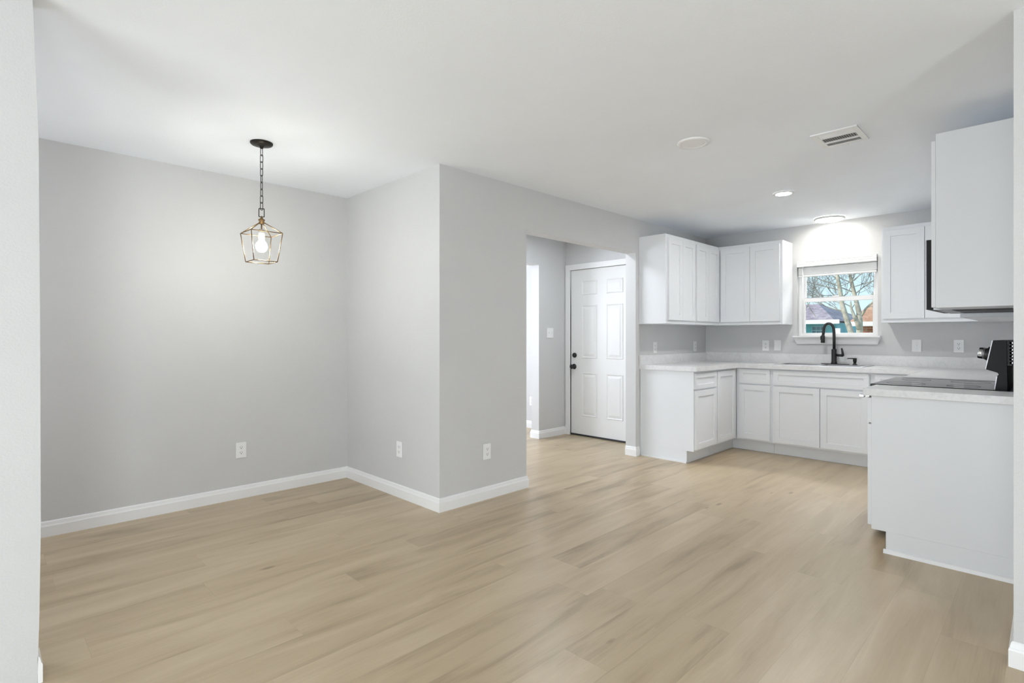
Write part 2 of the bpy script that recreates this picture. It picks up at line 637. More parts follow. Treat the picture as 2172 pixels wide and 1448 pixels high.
def baseboard(path, names):
    P = [Vector((x, y)) for x, y in path]
    secs = []
    for i, p in enumerate(P):
        ns = []
        if i > 0:
            d = (P[i] - P[i - 1]).normalized()
            ns.append(Vector((d.y, -d.x)))
        if i < len(P) - 1:
            d = (P[i + 1] - P[i]).normalized()
            ns.append(Vector((d.y, -d.x)))
        if len(ns) == 1:
            n = ns[0]
        else:
            n = (ns[0] + ns[1])
            n = n / max(0.3, n.dot(ns[0]))
        secs.append([(p.x + n.x * o, p.y + n.y * o, z) for o, z in BP])
    k = len(BP)
    for i, nm in enumerate(names):
        mb = MB()
        a, b = secs[i], secs[i + 1]
        mb.add(a + b, [(j, (j + 1) % k, k + (j + 1) % k, k + j) for j in range(k)] +
               [tuple(range(k)), tuple(range(2 * k - 1, k - 1, -1))], M['trim'])
        struct(mb, nm)


baseboard([(-1.1, YA), (XC, YA), (XC, YB), (XO0, YB), (XO0, YB + T)],
          ['baseboard_dining_back', 'baseboard_dining_side', 'baseboard_kitchen_left', 'baseboard_opening_left'])
baseboard([(XO1, YB + T), (XO1, YB), (4.858, YB)], ['baseboard_opening_right', 'baseboard_cabinet_end'])
baseboard([(XD, 6.4), (XD, 4.49), (4.79, 4.49), (4.79, 4.37), (XD, 4.37)],
          ['baseboard_far_room', 'baseboard_hall_rear', 'baseboard_hall_reveal', 'baseboard_hall_back'])
baseboard([(3.655, YR), (2.735, YR), (2.735, -3.6)], ['baseboard_kitchen_right', 'baseboard_living_right'])
baseboard([(0.147, 2.53), (0.147, 2.65), (-1.1, 2.65)], ['baseboard_living_front', 'baseboard_dining_front'])

# hall door: six raised panels
door = MB()
dx0, dx1 = XD + 0.012, XD + 0.056
door.box(dx0, dx1, DY0 + 0.004, DY1 - 0.004, 0.022, DZ - 0.004, M['door'])
for (ya, yb) in ((4.115, 3.885), (3.75, 3.515)):
    for (za, zb) in ((1.745, 1.915), (0.965, 1.615), (0.25, 0.785)):
        xs = dx0
        # raised moulding ring with a sunken channel and a raised field
        for k, (ins, dep, w_) in enumerate(((0.0, 0.005, 0.012),)):
            pass
        o_ = [(ya, za), (yb, za), (yb, zb), (ya, zb)]

        def ring(i0, d0, i1, d1, mb=door, ya=ya, yb=yb, za=za, zb=zb, xs=xs):
            A = [(xs - d0, ya - i0, za + i0), (xs - d0, yb + i0, za + i0), (xs - d0, yb + i0, zb - i0), (xs - d0, ya - i0, zb - i0)]
            B = [(xs - d1, ya - i1, za + i1), (xs - d1, yb + i1, za + i1), (xs - d1, yb + i1, zb - i1), (xs - d1, ya - i1, zb - i1)]
            mb.add(A + B, [(j, (j + 1) % 4, 4 + (j + 1) % 4, 4 + j) for j in range(4)], M['door'])
        ring(0, 0, 0.006, 0.007)
        ring(0.006, 0.007, 0.018, 0.001)
        ring(0.018, 0.001, 0.024, 0.001)
        ring(0.024, 0.001, 0.050, 0.007)
        door.add([(xs - 0.007, ya - 0.05, za + 0.05), (xs - 0.007, yb + 0.05, za + 0.05), (xs - 0.007, yb + 0.05, zb - 0.05), (xs - 0.007, ya - 0.05, zb - 0.05)],
                 [(0, 1, 2, 3)], M['door'])
d1 = struct(door, 'door_1', 'white six panel door in the hall')
kb = MB()
kb.lathe((dx0, 4.236, 0.856), [(0.033, 0), (0.033, 0.006), (0.014, 0.010), (0.012, 0.030), (0.026, 0.040), (0.029, 0.052), (0.024, 0.064), (0.008, 0.069), (0, 0.07)], M['black'], axis=(-1, 0, 0))
tag(kb.build('door_knob', d1), 'black round door knob')
kb = MB()
kb.lathe((dx0, 4.228, 0.998), [(0.031, 0), (0.031, 0.010), (0.027, 0.018), (0.020, 0.022), (0, 0.022)], M['black'], axis=(-1, 0, 0))
tag(kb.build('deadbolt', d1), 'black round deadbolt')
kb = MB()
kb.box(dx0 - 0.006, dx1, DY0 + 0.004, DY1 - 0.004, 0.004, 0.022, M['slot'])
tag(kb.build('door_sweep', d1), 'black sweep along the door foot')
tr = MB()
cw = 0.068
tr.box(XD - 0.016, XD - 0.001, DY1 + 0.001, DY1 + cw, 0, DZ + cw, M['trim'])
tr.box(XD - 0.016, XD - 0.001, DY0 - cw, DY0 - 0.001, 0, DZ + cw, M['trim'])
tr.box(XD - 0.016, XD - 0.001, DY0, DY1, DZ, DZ + cw, M['trim'])
# jamb faces
tr.box(XD - 0.001, XD + 0.06, DY1, DY1 + 0.006, 0, DZ + 0.006, M['trim'])
tr.box(XD - 0.001, XD + 0.06, DY0 - 0.006, DY0, 0, DZ + 0.006, M['trim'])
tr.box(XD - 0.001, XD + 0.06, DY0, DY1, DZ, DZ + 0.006, M['trim'])
struct(tr, 'trim_1', 'white casing around the hall door', 0.002)

# kitchen window
fr = MB()
fx0, fx1 = XW + 0.055, XW + 0.13
fr.box(fx0, fx1, WY0, WY0 + 0.028, WZ0, WZ1, M['plastic'])
fr.box(fx0, fx1, WY1 - 0.028, WY1, WZ0, WZ1, M['plastic'])
fr.box(fx0, fx1, WY0 + 0.028, WY1 - 0.028, WZ0, WZ0 + 0.012, M['plastic'])
fr.box(fx0, fx1, WY0 + 0.028, WY1 - 0.028, WZ1 - 0.028, WZ1, M['plastic'])
win = struct(fr, 'window_1', 'white sash window above the sink', 0.002)


def sash(x0, x1, z0, z1, bot, top, nm):
    s = MB()
    a, b = WY0 + 0.028, WY1 - 0.028
    s.box(x0, x1, a, a + 0.026, z0, z1, M['plastic'])
    s.box(x0, x1, b - 0.034, b, z0, z1, M['plastic'])
    s.box(x0, x1, a + 0.026, b - 0.034, z0, z0 + bot, M['plastic'])
    s.box(x0, x1, a + 0.026, b - 0.034, z1 - top, z1, M['plastic'])
    o = s.build(nm, win, 0.002)
    g = MB()
    g.box(x0 + 0.012, x0 + 0.016, a + 0.026, b - 0.034, z0 + bot, z1 - top, M['glass'])
    g.build('glass_pane', o)
    return o


sash(XW + 0.062, XW + 0.088, WZ0 + 0.012, 1.652, 0.020, 0.046, 'lower_sash')
sash(XW + 0.094, XW + 0.118, 1.615, WZ1 - 0.028, 0.036, 0.034, 'upper_sash')
lk = MB()
lk.box(XW + 0.062, XW + 0.088, 1.60, 1.66, 1.652, 1.664, M['plastic'])
lk.build('sash_lock', win, 0.003)
# apron body with slanted face and ends
A = [(6.325, 1.209, 1.2205), (6.325, 2.009, 1.2205), (6.374, 2.009, 1.2205), (6.374, 1.209, 1.2205)]
B = [(6.352, 1.236, 1.150), (6.352, 1.982, 1.150), (6.374, 1.982, 1.150), (6.374, 1.236, 1.150)]
st = MB()
st.box(XW - 0.001, XW + 0.054, WY0 + 0.001, WY1 - 0.001, 1.221, 1.2379, M['trim'])
st.box(6.300, XW - 0.001, 1.206, 2.012, 1.221, 1.238, M['trim'])
st.add(A + B, [(0, 1, 2, 3), (7, 6, 5, 4), (0, 4, 5, 1), (1, 5, 6, 2), (2, 6, 7, 3), (3, 7, 4, 0)], M['trim'])
struct(st, 'trim_2', 'white window stool and apron over the sink', 0.002)

# shoe moulding strips at the cabinet ends
sh = MB()
sh.box(4.868, 4.879, 2.512, 3.012, 0.0, 0.014, M['trim'])
struct(sh, 'trim_3', 'thin white strip along the foot of the left base cabinet')
sh = MB()
sh.prism([(3.646, 0.684, 0), (3.659, 0.684, 0), (3.659, 0.684, 0.022), (3.652, 0.684, 0.018)], (0, -0.576, 0), M['trim'])
struct(sh, 'trim_4', 'thin white strip along the foot of the right base cabinet')


# ------------------------------------------------------------------ cabinets
def face_map(face, plane):
    """local (u, v, w): u along the wall, v up, w outward from the face plane"""
    if face == '-x':
        return lambda u, v, w: (plane - w, u, v)
    if face == '-y':
        return lambda u, v, w: (u, plane - w, v)
    if face == '+y':
        return lambda u, v, w: (u, plane + w, v)


def shaker(fm, u0, u1, v0, v1, rail=0.057, t=0.019, rec=0.0105, m=None):
    m = m or M['cabinet']
    mb = MB()
    a = [(u0, v0), (u1, v0), (u1, v1), (u0, v1)]
    i = [(u0 + rail, v0 + rail), (u1 - rail, v0 + rail), (u1 - rail, v1 - rail), (u0 + rail, v1 - rail)]
    V = [fm(u, v, 0.001) for u, v in a] + [fm(u, v, t) for u, v in a] + [fm(u, v, t) for u, v in i] + [fm(u, v, t - rec) for u, v in i]
    F = [(3, 2, 1, 0)]
    for k in range(4):
        l = (k + 1) % 4
        F += [(k, l, 4 + l, 4 + k), (4 + k, 4 + l, 8 + l, 8 + k), (8 + k, 8 + l, 12 + l, 12 + k)]
    F.append((12, 13, 14, 15))
    mb.add(V, F, m)
    return mb


def slab(fm, u0, u1, v0, v1, t=0.019, m=None):
    mb = MB()
    V = [fm(u, v, w_) for w_ in (0.001, t) for u, v in ((u0, v0), (u1, v0), (u1, v1), (u0, v1))]
    mb.add(V, [(3, 2, 1, 0), (4, 5, 6, 7), (0, 1, 5, 4), (1, 2, 6, 5), (2, 3, 7, 6), (3, 0, 4, 7)], m or M['cabinet'])
    return mb


def cabinet(name, label, group, face, plane, back, u0, u1, z0, z1, doors=(), drawers=(), toe=0.0, toe_ext=0.0, toe_ext0=0.0):
    """carcass box from the face plane to the back plane, with fronts on it"""
    fm = face_map(face, plane)
    dep = abs(back - plane)
    cu = (u0 + u1) / 2
    c0 = fm(cu, 0, -dep / 2)
    root = thing(name, (c0[0], c0[1], z0 if toe <= 0 else 0.0), label, 'cabinet', group)
    b = MB()
    p, q = fm(u0, z0, 0), fm(u1, z1, -dep)
    b.box(p[0], q[0], p[1], q[1], p[2], q[2], M['cabinet'])
    b.build('carcass', root, 0.0012)
    if toe > 0:
        k = MB()
        p, q = fm(u0 + toe_ext0, 0, -toe), fm(u1 + toe_ext, z0, -dep)
        k.box(p[0], q[0], p[1], q[1], 0.001, q[2], M['cabinet'])
        k.build('toe_kick', root)
    for (a, c, lo, hi) in doors:
        shaker(fm, a, c, lo, hi).build('door', root, 0.001)
    for (a, c, lo, hi) in drawers:
        shaker(fm, a, c, lo, hi, rail=0.042).build('drawer_front', root, 0.001)
    return root


ZB0, ZB1 = 0.120, 0.893
GB = 'white base cabinets'
# left run, facing the camera side
cabinet('base_cabinet', 'white base cabinet with a drawer over a door, end panel beside the hall opening', GB, '-y', 2.440, YB - 0.002, 4.880, 5.362, ZB0, ZB1,
        doors=[(4.892, 5.345, 0.138, 0.706)], drawers=[(4.892, 5.345, 0.722, 0.872)], toe=0.072)
cabinet('base_cabinet', 'white base cabinet with one full height door in the left inner corner', GB, '-y', 2.440, YB - 0.002, 5.364, 5.866, ZB0, ZB1,
        doors=[(5.372, 5.800, 0.138, 0.872)], toe=0.072, toe_ext=0.0735)
# back run, under the window
XF = 5.868
cabinet('base_cabinet', 'narrow white base cabinet with drawer and door just left of the sink cabinet', GB, '-x', XF, XW - 0.002, 2.438, 2.072, ZB0, ZB1,
        doors=[(2.084, 2.405, 0.138, 0.716)], drawers=[(2.084, 2.405, 0.731, 0.882)], toe=0.072, toe_ext0=0.0735)
cabinet('base_cabinet', 'wide white sink cabinet with two doors below a long false drawer front', GB, '-x', XF, XW - 0.002, 2.070, 1.198, ZB0, 0.74,
        doors=[(1.618, 2.048, 0.138, 0.716), (1.206, 1.612, 0.138, 0.716)], toe=0.072)
sinkcab = [o for o in bpy.data.objects if o.get('label', '').startswith('wide white sink')][0]
fmx = face_map('-x', XF)
k = MB()
k.box(XF, XF + 0.018, 1.198, 2.070, 0.74, ZB1, M['cabinet'])
k.build('front_rail', sinkcab)
shaker(fmx, 1.206, 2.048, 0.731, 0.882, rail=0.045).build('false_drawer_front', sinkcab, 0.001)
cabinet('base_cabinet', 'white corner base cabinet right of the sink, mostly hidden by the stove', GB, '-x', XF, XW - 0.002, 1.196, YR + 0.002, ZB0, ZB1,
        drawers=[(0.790, 1.160, 0.731, 0.882)], doors=[(0.790, 1.160, 0.138, 0.716)], toe=0.072)
# right run, beside the stove
cabinet('base_cabinet', 'white base cabinet in the foreground showing its plain end panel, right side', GB, '+y', 0.743, YR + 0.002, 3.660, 3.962, 0.120, 0.887,
        doors=[(3.664, 3.958, 0.142, 0.722)], drawers=[(3.664, 3.958, 0.732, 0.874)], toe=0.070)
cabinet('base_cabinet', 'white base cabinet beyond the stove under the corner worktop', GB, '+y', 0.743, YR + 0.002, 4.742, 5.864, 0.120, ZB1,
        doors=[(4.750, 5.290, 0.142, 0.716)], drawers=[(4.750, 5.290, 0.731, 0.874)], toe=0.070)

GU = 'white wall cabinets'
ZU0, ZU1 = 1.360, 2.258
cabinet('wall_cabinet', 'white two door wall cabinet with end panel beside the hall opening', GU, '-y', 2.724, YB - 0.002, 4.855, 5.478, ZU0, ZU1,
        doors=[(4.893, 5.171, 1.396, 2.222), (5.174, 5.452, 1.396, 2.222)])
cabinet('wall_cabinet', 'white two door wall cabinet in the left inner corner', GU, '-y', 2.724, YB - 0.002, 5.480, 6.058, ZU0, ZU1,
        doors=[(5.492, 5.764, 1.396, 2.222), (5.767, 6.036, 1.396, 2.222)])
cabinet('wall_cabinet', 'white two door wall cabinet just left of the window', GU, '-x', 6.060, XW - 0.002, YB - 0.002, 2.030, ZU0, ZU1,
        doors=[(2.367, 2.694, 1.396, 2.222), (2.056, 2.364, 1.396, 2.222)])
cabinet('wall_cabinet', 'white wall cabinet just right of the window, partly behind the microwave', GU, '-x', 6.060, XW - 0.002, 1.150, YR + 0.002, ZU0, ZU1,
        doors=[(0.822, 1.134, 1.396, 2.222), (0.504, 0.818, 1.396, 2.222)])
cabinet('wall_cabinet', 'tall white wall cabinet end nearest the viewer, beside the microwave', GU, '+y', 0.449, YR + 0.002, 3.660, 3.962, 1.383, 2.319,
        doors=[(3.664, 3.958, 1.386, 2.283)])
cabinet('wall_cabinet', 'white wall cabinet above the microwave, behind the nearest cabinet', GU, '+y', 0.449, YR + 0.002, 3.966, 4.732, 1.800, 2.319,
        doors=[(3.970, 4.346, 1.806, 2.283), (4.350, 4.728, 1.806, 2.283)])
cabinet('wall_cabinet', 'white wall cabinet in the right inner corner beyond the microwave', GU, '+y', 0.449, YR + 0.002, 4.736, 6.056, ZU0, ZU1,
        doors=[(4.744, 5.200, 1.396, 2.222), (5.204, 5.660, 1.396, 2.222)])

# ------------------------------------------------------------------ worktops
ZC0, ZC1 = 0.8945, 0.938
ct = thing('countertop', (6.0, 1.6, ZC0), 'long pale marble look worktop around the sink and both corners', 'countertop')
c = MB()
XE = 5.828
YE = 2.400
SY0, SY1, SX0, SX1 = 1.285, 2.035, 5.905, 6.295     # sink cut-out
c.box(4.856, XW - 0.002, YE, YB - 0.002, ZC0, ZC1, M['marble'])
c.box(XE, XW - 0.002, SY1, YE, ZC0, ZC1, M['marble'])
c.box(XE, SX0, SY0, SY1, ZC0, ZC1, M['marble'])
c.box(SX1, XW - 0.002, SY0, SY1, ZC0, ZC1, M['marble'])
c.box(XE, XW - 0.002, YR + 0.002, SY0, ZC0, ZC1, M['marble'])
c.box(4.742, XE, YR + 0.002, 0.778, ZC0, ZC1, M['marble'])
c.build('worktop', ct)
c = MB()
c.box(4.856, XW - 0.003, YB - 0.022, YB - 0.003, ZC1, 1.036, M['marble'])
c.box(XW - 0.022, XW - 0.003, YR + 0.003, YB - 0.022, ZC1, 1.042, M['marble'])
c.box(4.742, XW - 0.022, YR + 0.003, YR + 0.022, ZC1, 1.042, M['marble'])
c.build('backsplash', ct)
c = MB()
c.box(3.634, 3.964, YR + 0.002, 0.780, 0.8885, 0.930, M['marble'])
tag(c.build('countertop', None, 0.002), 'short pale marble look worktop on the foreground base cabinet', 'countertop')

# ------------------------------------------------------------------ sink, tap, soap pump
sk = thing('kitchen_sink', (6.1, 1.66, 0.75), 'stainless double bowl sink set into the worktop under the window', 'sink')
s = MB()
zr0, zr1 = ZC1 + 0.0005, ZC1 + 0.006
ox0, ox1, oy0, oy1 = 5.880, 6.335, 1.262, 2.058
ix0, ix1 = 5.925, 6.215
bowls = [(1.305, 1.645), (1.675, 2.015)]
s.box(ox0, ix0, oy0, oy1, zr0, zr1, M['steel'])
s.box(ix1, ox1, oy0, oy1, zr0, zr1, M['steel'])
s.box(ix0, ix1, oy0, bowls[0][0], zr0, zr1, M['steel'])
s.box(ix0, ix1, bowls[0][1], bowls[1][0], zr0, zr1, M['steel'])
s.box(ix0, ix1, bowls[1][1], oy1, zr0, zr1, M['steel'])
s.build('rim', sk)
for a, b in bowls:
    s = MB()
    zb = 0.765
    for (x0, x1, y0, y1, z0, z1) in ((ix0 - .002, ix0, a - .002, b + .002, zb, zr0), (ix1, ix1 + .002, a - .002, b + .002, zb, zr0),
                                     (ix0, ix1, a - .002, a, zb, zr0), (ix0, ix1, b, b + .002, zb, zr0), (ix0, ix1, a, b, zb - .002, zb)):
        s.box(x0, x1, y0, y1, z0, z1, M['steel'])
    bo = s.build('bowl', sk)
    s = MB()
    s.lathe(((ix0 + ix1) / 2, (a + b) / 2, zb), [(0.045, 0.0005), (0.045, 0.003), (0.03, 0.002), (0.0, 0.001)], M['chrome'])
    s.build('drain', bo)

FX, FY = 6.262, 1.597
fz = zr1
fa = thing('kitchen_faucet', (FX, FY, fz), 'matte black gooseneck tap standing behind the sink before the window', 'faucet')
f = MB()
f.box(FX - 0.03, FX + 0.03, FY - 0.134, FY + 0.115, fz, fz + 0.007, M['black'])
f.build('base_plate', fa, 0.003)
f = MB()
f.lathe((FX, FY, fz + 0.007), [(0.029, 0), (0.027, 0.012), (0.0245, 0.02), (0.0235, 0.145), (0.0235, 0.148), (0.018, 0.150)], M['black'])
f.build('body', fa)
f = MB()
z0 = fz + 0.155
arc = [(FX, FY, z0), (FX, FY, z0 + 0.10), (FX, FY + 0.001, 1.270)]
ry, zc = 0.043, 1.300
for k in range(0, 15):
    t = math.pi * k / 14
    arc.append((FX - 0.010 * k / 14, FY + 0.003 + ry - ry * math.cos(t) + 0.004 * k / 14, zc + 0.066 * math.sin(t)))
arc += [(FX - 0.012, FY + 0.096, 1.262), (FX - 0.013, FY + 0.098, 1.245)]
f.tube(arc, 0.0135, M['black'], 14)
f.build('spout', fa)
f = MB()
f.lathe((FX - 0.013, FY + 0.0985, 1.245), [(0.016, 0), (0.0175, 0.008), (0.0185, 0.035), (0.0195, 0.078), (0.017, 0.081), (0, 0.081)], M['black'], axis=(-0.02, 0.03, -1))
f.box(FX - 0.022, FX - 0.004, FY + 0.112, FY + 0.122, 1.195, 1.235, M['black'])
f.build('spray_head', fa)
f = MB()
f.tube([(FX, FY - 0.02, fz + 0.095), (FX, FY - 0.083, fz + 0.092)], 0.0135, M['black'], 12)
f.tube([(FX, FY - 0.080, fz + 0.088), (FX, FY - 0.078, fz + 0.115), (FX, FY - 0.072, fz + 0.150), (FX, FY - 0.068, fz + 0.168)], [0.0125, 0.011, 0.009, 0.0075], M['black'], 10)
f.build('lever_handle', fa)

DX, DY = 6.262, 1.412
sd = thing('soap_dispenser', (DX, DY, fz), 'small matte black soap pump to the right of the tap', 'soap dispenser')
f = MB()
f.lathe((DX, DY, fz), [(0.023, 0), (0.022, 0.006), (0.014, 0.009), (0.012, 0.03)], M['black'])
f.build('collar', sd)
f = MB()
f.lathe((DX, DY, fz + 0.03), [(0.0165, 0), (0.0165, 0.036), (0.014, 0.04), (0, 0.04)], M['black'])
f.tube([(DX, DY + 0.010, fz + 0.064), (DX, DY + 0.055, fz + 0.064), (DX, DY + 0.068, fz + 0.061)], [0.006, 0.0055, 0.004], M['black'], 8)
f.build('pump_head', sd)

# ------------------------------------------------------------------ range
RX0, RX1 = 3.968, 4.736
rg = thing('kitchen_range', (4.352, 0.46, 0.0), 'black electric range with glass cooktop between the worktops', 'stove')
r = MB()
r.box(RX0, RX1, 0.150, 0.790, 0.026, 0.915, M['appliance'])
r.build('body', rg, 0.003)
r = MB()
r.box(RX0 + 0.02, RX1 - 0.02, 0.20, 0.72, 0.001, 0.026, M['slot'])
r.build('plinth', rg)
r = MB()
r.box(RX0, RX1, 0.235, 0.812, 0.9155, 0.934, M['glossblack'])
ck = r.build('cooktop', rg, 0.003)
for (x, y, rad) in ((4.16, 0.66, 0.10), (4.54, 0.66, 0.08), (4.16, 0.38, 0.08), (4.54, 0.38, 0.10)):
    e = MB()
    e.lathe((x, y, 0.9342), [(rad, 0), (rad, 0.0004), (rad - 0.004, 0.0004), (rad - 0.004, 0)], M['ring'], cap=False)
    e.build('burner_ring', ck)
r = MB()
r.box(RX0 + 0.004, RX1 - 0.004, 0.791, 0.818, 0.27, 0.905, M['appliance'])
od = r.build('oven_door', rg, 0.003)
r = MB()
r.box(RX0 + 0.004, RX1 - 0.004, 0.791, 0.815, 0.05, 0.262, M['appliance'])
r.build('storage_drawer', rg, 0.003)
r = MB()
r.box(RX0 + 0.03, RX1 - 0.03, 0.850, 0.880, 0.842, 0.862, M['steel'])
r.box(RX0 + 0.05, RX0 + 0.075, 0.818, 0.852, 0.845, 0.859, M['steel'])
r.box(RX1 - 0.075, RX1 - 0.05, 0.818, 0.852, 0.845, 0.859, M['steel'])
r.build('handle', od, 0.003)
# backguard
r = MB()
prof = [(0.178, 0.916), (0.2285, 0.916), (0.2185, 1.012), (0.213, 1.020), (0.2185, 1.030), (0.266, 1.046), (0.237, 1.207), (0.180, 1.207)]
r.prism([(RX0, y, z) for y, z in prof], (RX1 - RX0, 0, 0), M['appliance'])
bg = r.build('backguard', rg, 0.002)
r = MB()
nrm = Vector((0, 0.161, 0.029)).normalized()
pa = [Vector((RX0 + 0.002, 0.266, 1.048)), Vector((RX1 - 0.002, 0.266, 1.048)), Vector((RX1 - 0.002, 0.2375, 1.206)), Vector((RX0 + 0.002, 0.2375, 1.206))]
r.prism(pa, tuple(nrm * 0.004), M['steel_dark'])
r.build('control_panel', bg)
r = MB()
r.prism([(RX0 + 0.002, 0.2285, 0.935), (RX1 - 0.002, 0.2285, 0.935), (RX1 - 0.002, 0.219, 1.010), (RX0 + 0.002, 0.219, 1.010)], (0, 0.004, 0.0005), M['steel_dark'])
r.build('lower_trim', bg)
for x in (4.03, 4.11, 4.59, 4.67):
    kn = MB()
    p0 = Vector((x, 0.2515, 1.128)) + nrm * 0.004
    kn.lathe(p0, [(0.036, 0), (0.036, 0.006), (0.034, 0.012), (0.033, 0.016)], M['black'], axis=nrm)
    kn.lathe(p0 + nrm * 0.016, [(0.031, 0), (0.031, 0.028), (0.029, 0.032), (0, 0.032)], M['chrome'], axis=nrm)
    tag(kn.build('control_knob', bg), 'chrome knob')
cl = MB()
for k in range(7):
    z = 1.085 + k * 0.018
    cl.tube([(RX0 + 0.01, 0.164, z), (RX0 + 0.20, 0.164, z)], 0.007, M['steel'], 8)
cl.box(RX0 + 0.01, RX0 + 0.20, 0.160, 0.181, 1.07, 1.20, M['slot'])
cl.build('rear_vent', bg)

# ------------------------------------------------------------------ microwave
mw = thing('microwave', (4.352, 0.31, 1.384), 'black over range microwave hung between the wall cabinets at right', 'microwave')
m_ = MB()
m_.box(3.972, 4.730, YR + 0.004, 0.500, 1.400, 1.797, M['appliance'])
m_.build('case', mw, 0.003)
m_ = MB()
m_.box(3.972, 4.730, 0.501, 0.530, 1.388, 1.797, M['appliance'])
m_.box(3.972, 4.730, 0.530, 0.536, 1.388, 1.797, M['steel_dark'])
m_.build('door', mw, 0.002)
m_ = MB()
m_.box(3.976, 4.726, YR + 0.008, 0.498, 1.385, 1.399, M['steel_dark'])
m_.box(4.03, 4.30, 0.16, 0.42, 1.3835, 1.385, M['slot'])
m_.box(4.40, 4.67, 0.16, 0.42, 1.3835, 1.385, M['slot'])
m_.build('underside', mw)
m_ = MB()
m_.tube([(4.56, 0.575, 1.45), (4.56, 0.575, 1.74)], 0.009, M['steel'], 10)
m_.tube([(4.56, 0.536, 1.47), (4.56, 0.575, 1.47)], 0.007, M['steel'], 8)
m_.tube([(4.56, 0.536, 1.72), (4.56, 0.575, 1.72)], 0.007, M['steel'], 8)
m_.build('handle', mw)

# ------------------------------------------------------------------ window blind
wb_ = thing('window_blind', (6.37, 1.61, 1.87), 'white blind pulled up to the top of the sink window', 'blind')
b = MB()
b.prism([(6.376, 1.245, 2.050), (6.352, 1.245, 2.050), (6.348, 1.245, 2.040), (6.352, 1.245, 2.030), (6.346, 1.245, 2.018), (6.350, 1.245, 2.006), (6.342, 1.245, 1.994), (6.344, 1.245, 1.985), (6.376, 1.245, 1.985)],
        (0, 0.735, 0), M['trim'])
b.build('valance', wb_, 0.001)
b = MB()
for k in range(9):
    z = 1.903 + k * 0.0086
    b.box(6.388, 6.432, 1.250, 1.976, z, z + 0.0078, M['trim'])
b.box(6.385, 6.430, 1.250, 1.976, 1.985, 2.030, M['trim'])
b.build('raised_slats', wb_)
b = MB()
b.box(6.386, 6.434, 1.250, 1.976, 1.880, 1.899, M['trim'])
b.build('bottom_rail', wb_, 0.003)
b = MB()
b.tube([(6.372, 1.925, 1.985), (6.366, 1.926, 1.262)], 0.0055, M['plastic'], 8)
b.build('tilt_wand', wb_)
for y in (1.43, 1.85):
    b = MB()
    b.box(6.378, 6.384, y - 0.02, y + 0.02, 1.965, 1.980, M['plastic'])
    b.tube([(6.381, y, 1.97), (6.381, y - 0.012, 1.945)], 0.003, M['plastic'], 6)
    b.build('slat_clip', wb_)


# ------------------------------------------------------------------ wall plates
def plate_map(face, plane):
    return face_map(face, plane)


def rbox(mb, fm, u0, u1, v0, v1, w0, w1, m):
    V = [fm(u, v, w_) for w_ in (w0, w1) for u, v in ((u0, v0), (u1, v0), (u1, v1), (u0, v1))]
    mb.add(V, [(3, 2, 1, 0), (4, 5, 6, 7), (0, 1, 5, 4), (1, 2, 6, 5), (2, 3, 7, 6), (3, 0, 4, 7)], m)


def plate(kind, face, plane, u, v, label, width=0.074, height=0.118, group=None):
    fm = face_map(face, plane)
    nm, cat = {'outlet': ('wall_outlet', 'outlet'), 'switch': ('light_switch', 'switch'), 'double': ('light_switch', 'switch'), 'blank': ('wall_plate', 'wall plate')}[kind]
    root = thing(nm, fm(u, v - height / 2, 0.001), label, cat, group)
    p = MB()
    rbox(p, fm, u - width / 2, u + width / 2, v - height / 2, v + height / 2, 0.001, 0.0065, M['plastic'])
    p.build('cover_plate', root, 0.002)
    if kind == 'outlet':
        for s_ in (-1, 1):
            cv = v + s_ * 0.0195
            q = MB()
            rbox(q, fm, u - 0.0165, u + 0.0165, cv - 0.0135, cv + 0.0135, 0.0066, 0.0082, M['plastic'])
            rbox(q, fm, u - 0.008, u - 0.0055, cv - 0.002, cv + 0.008, 0.0082, 0.0085, M['slot'])
            rbox(q, fm, u + 0.0055, u + 0.008, cv - 0.002, cv + 0.008, 0.0082, 0.0085, M['slot'])
            rbox(q, fm, u - 0.0028, u + 0.0028, cv - 0.0105, cv - 0.005, 0.0082, 0.0085, M['slot'])
            q.build('receptacle', root)
    elif kind in ('switch', 'double'):
        for du in ((0,) if kind == 'switch' else (-0.023, 0.023)):
            q = MB()
            rbox(q, fm, u + du - 0.0055, u + du + 0.0055, v - 0.012, v + 0.012, 0.0066, 0.0085, M['plastic'])
            rbox(q, fm, u + du - 0.0042, u + du + 0.0042, v - 0.001, v + 0.010, 0.0085, 0.017, M['plastic'])
            q.build('toggle', root)
    else:
        q = MB()
        rbox(q, fm, u - 0.0165, u + 0.0165, v - 0.033, v + 0.033, 0.0066, 0.0085, M['plastic'])
        q.build('insert', root)
    for s_ in ((-0.046, 0.046) if kind == 'blank' else (-0.030, 0.030) if kind != 'outlet' else (0,)):
        q = MB()
        q.lathe(fm(u, v + s_, 0.0066), [(0.003, 0), (0.0025, 0.001), (0, 0.0012)], M['plastic'],
                axis=Vector(fm(0, 0, 1)) - Vector(fm(0, 0, 0)), seg=10)
        q.build('screw', root)
    return root


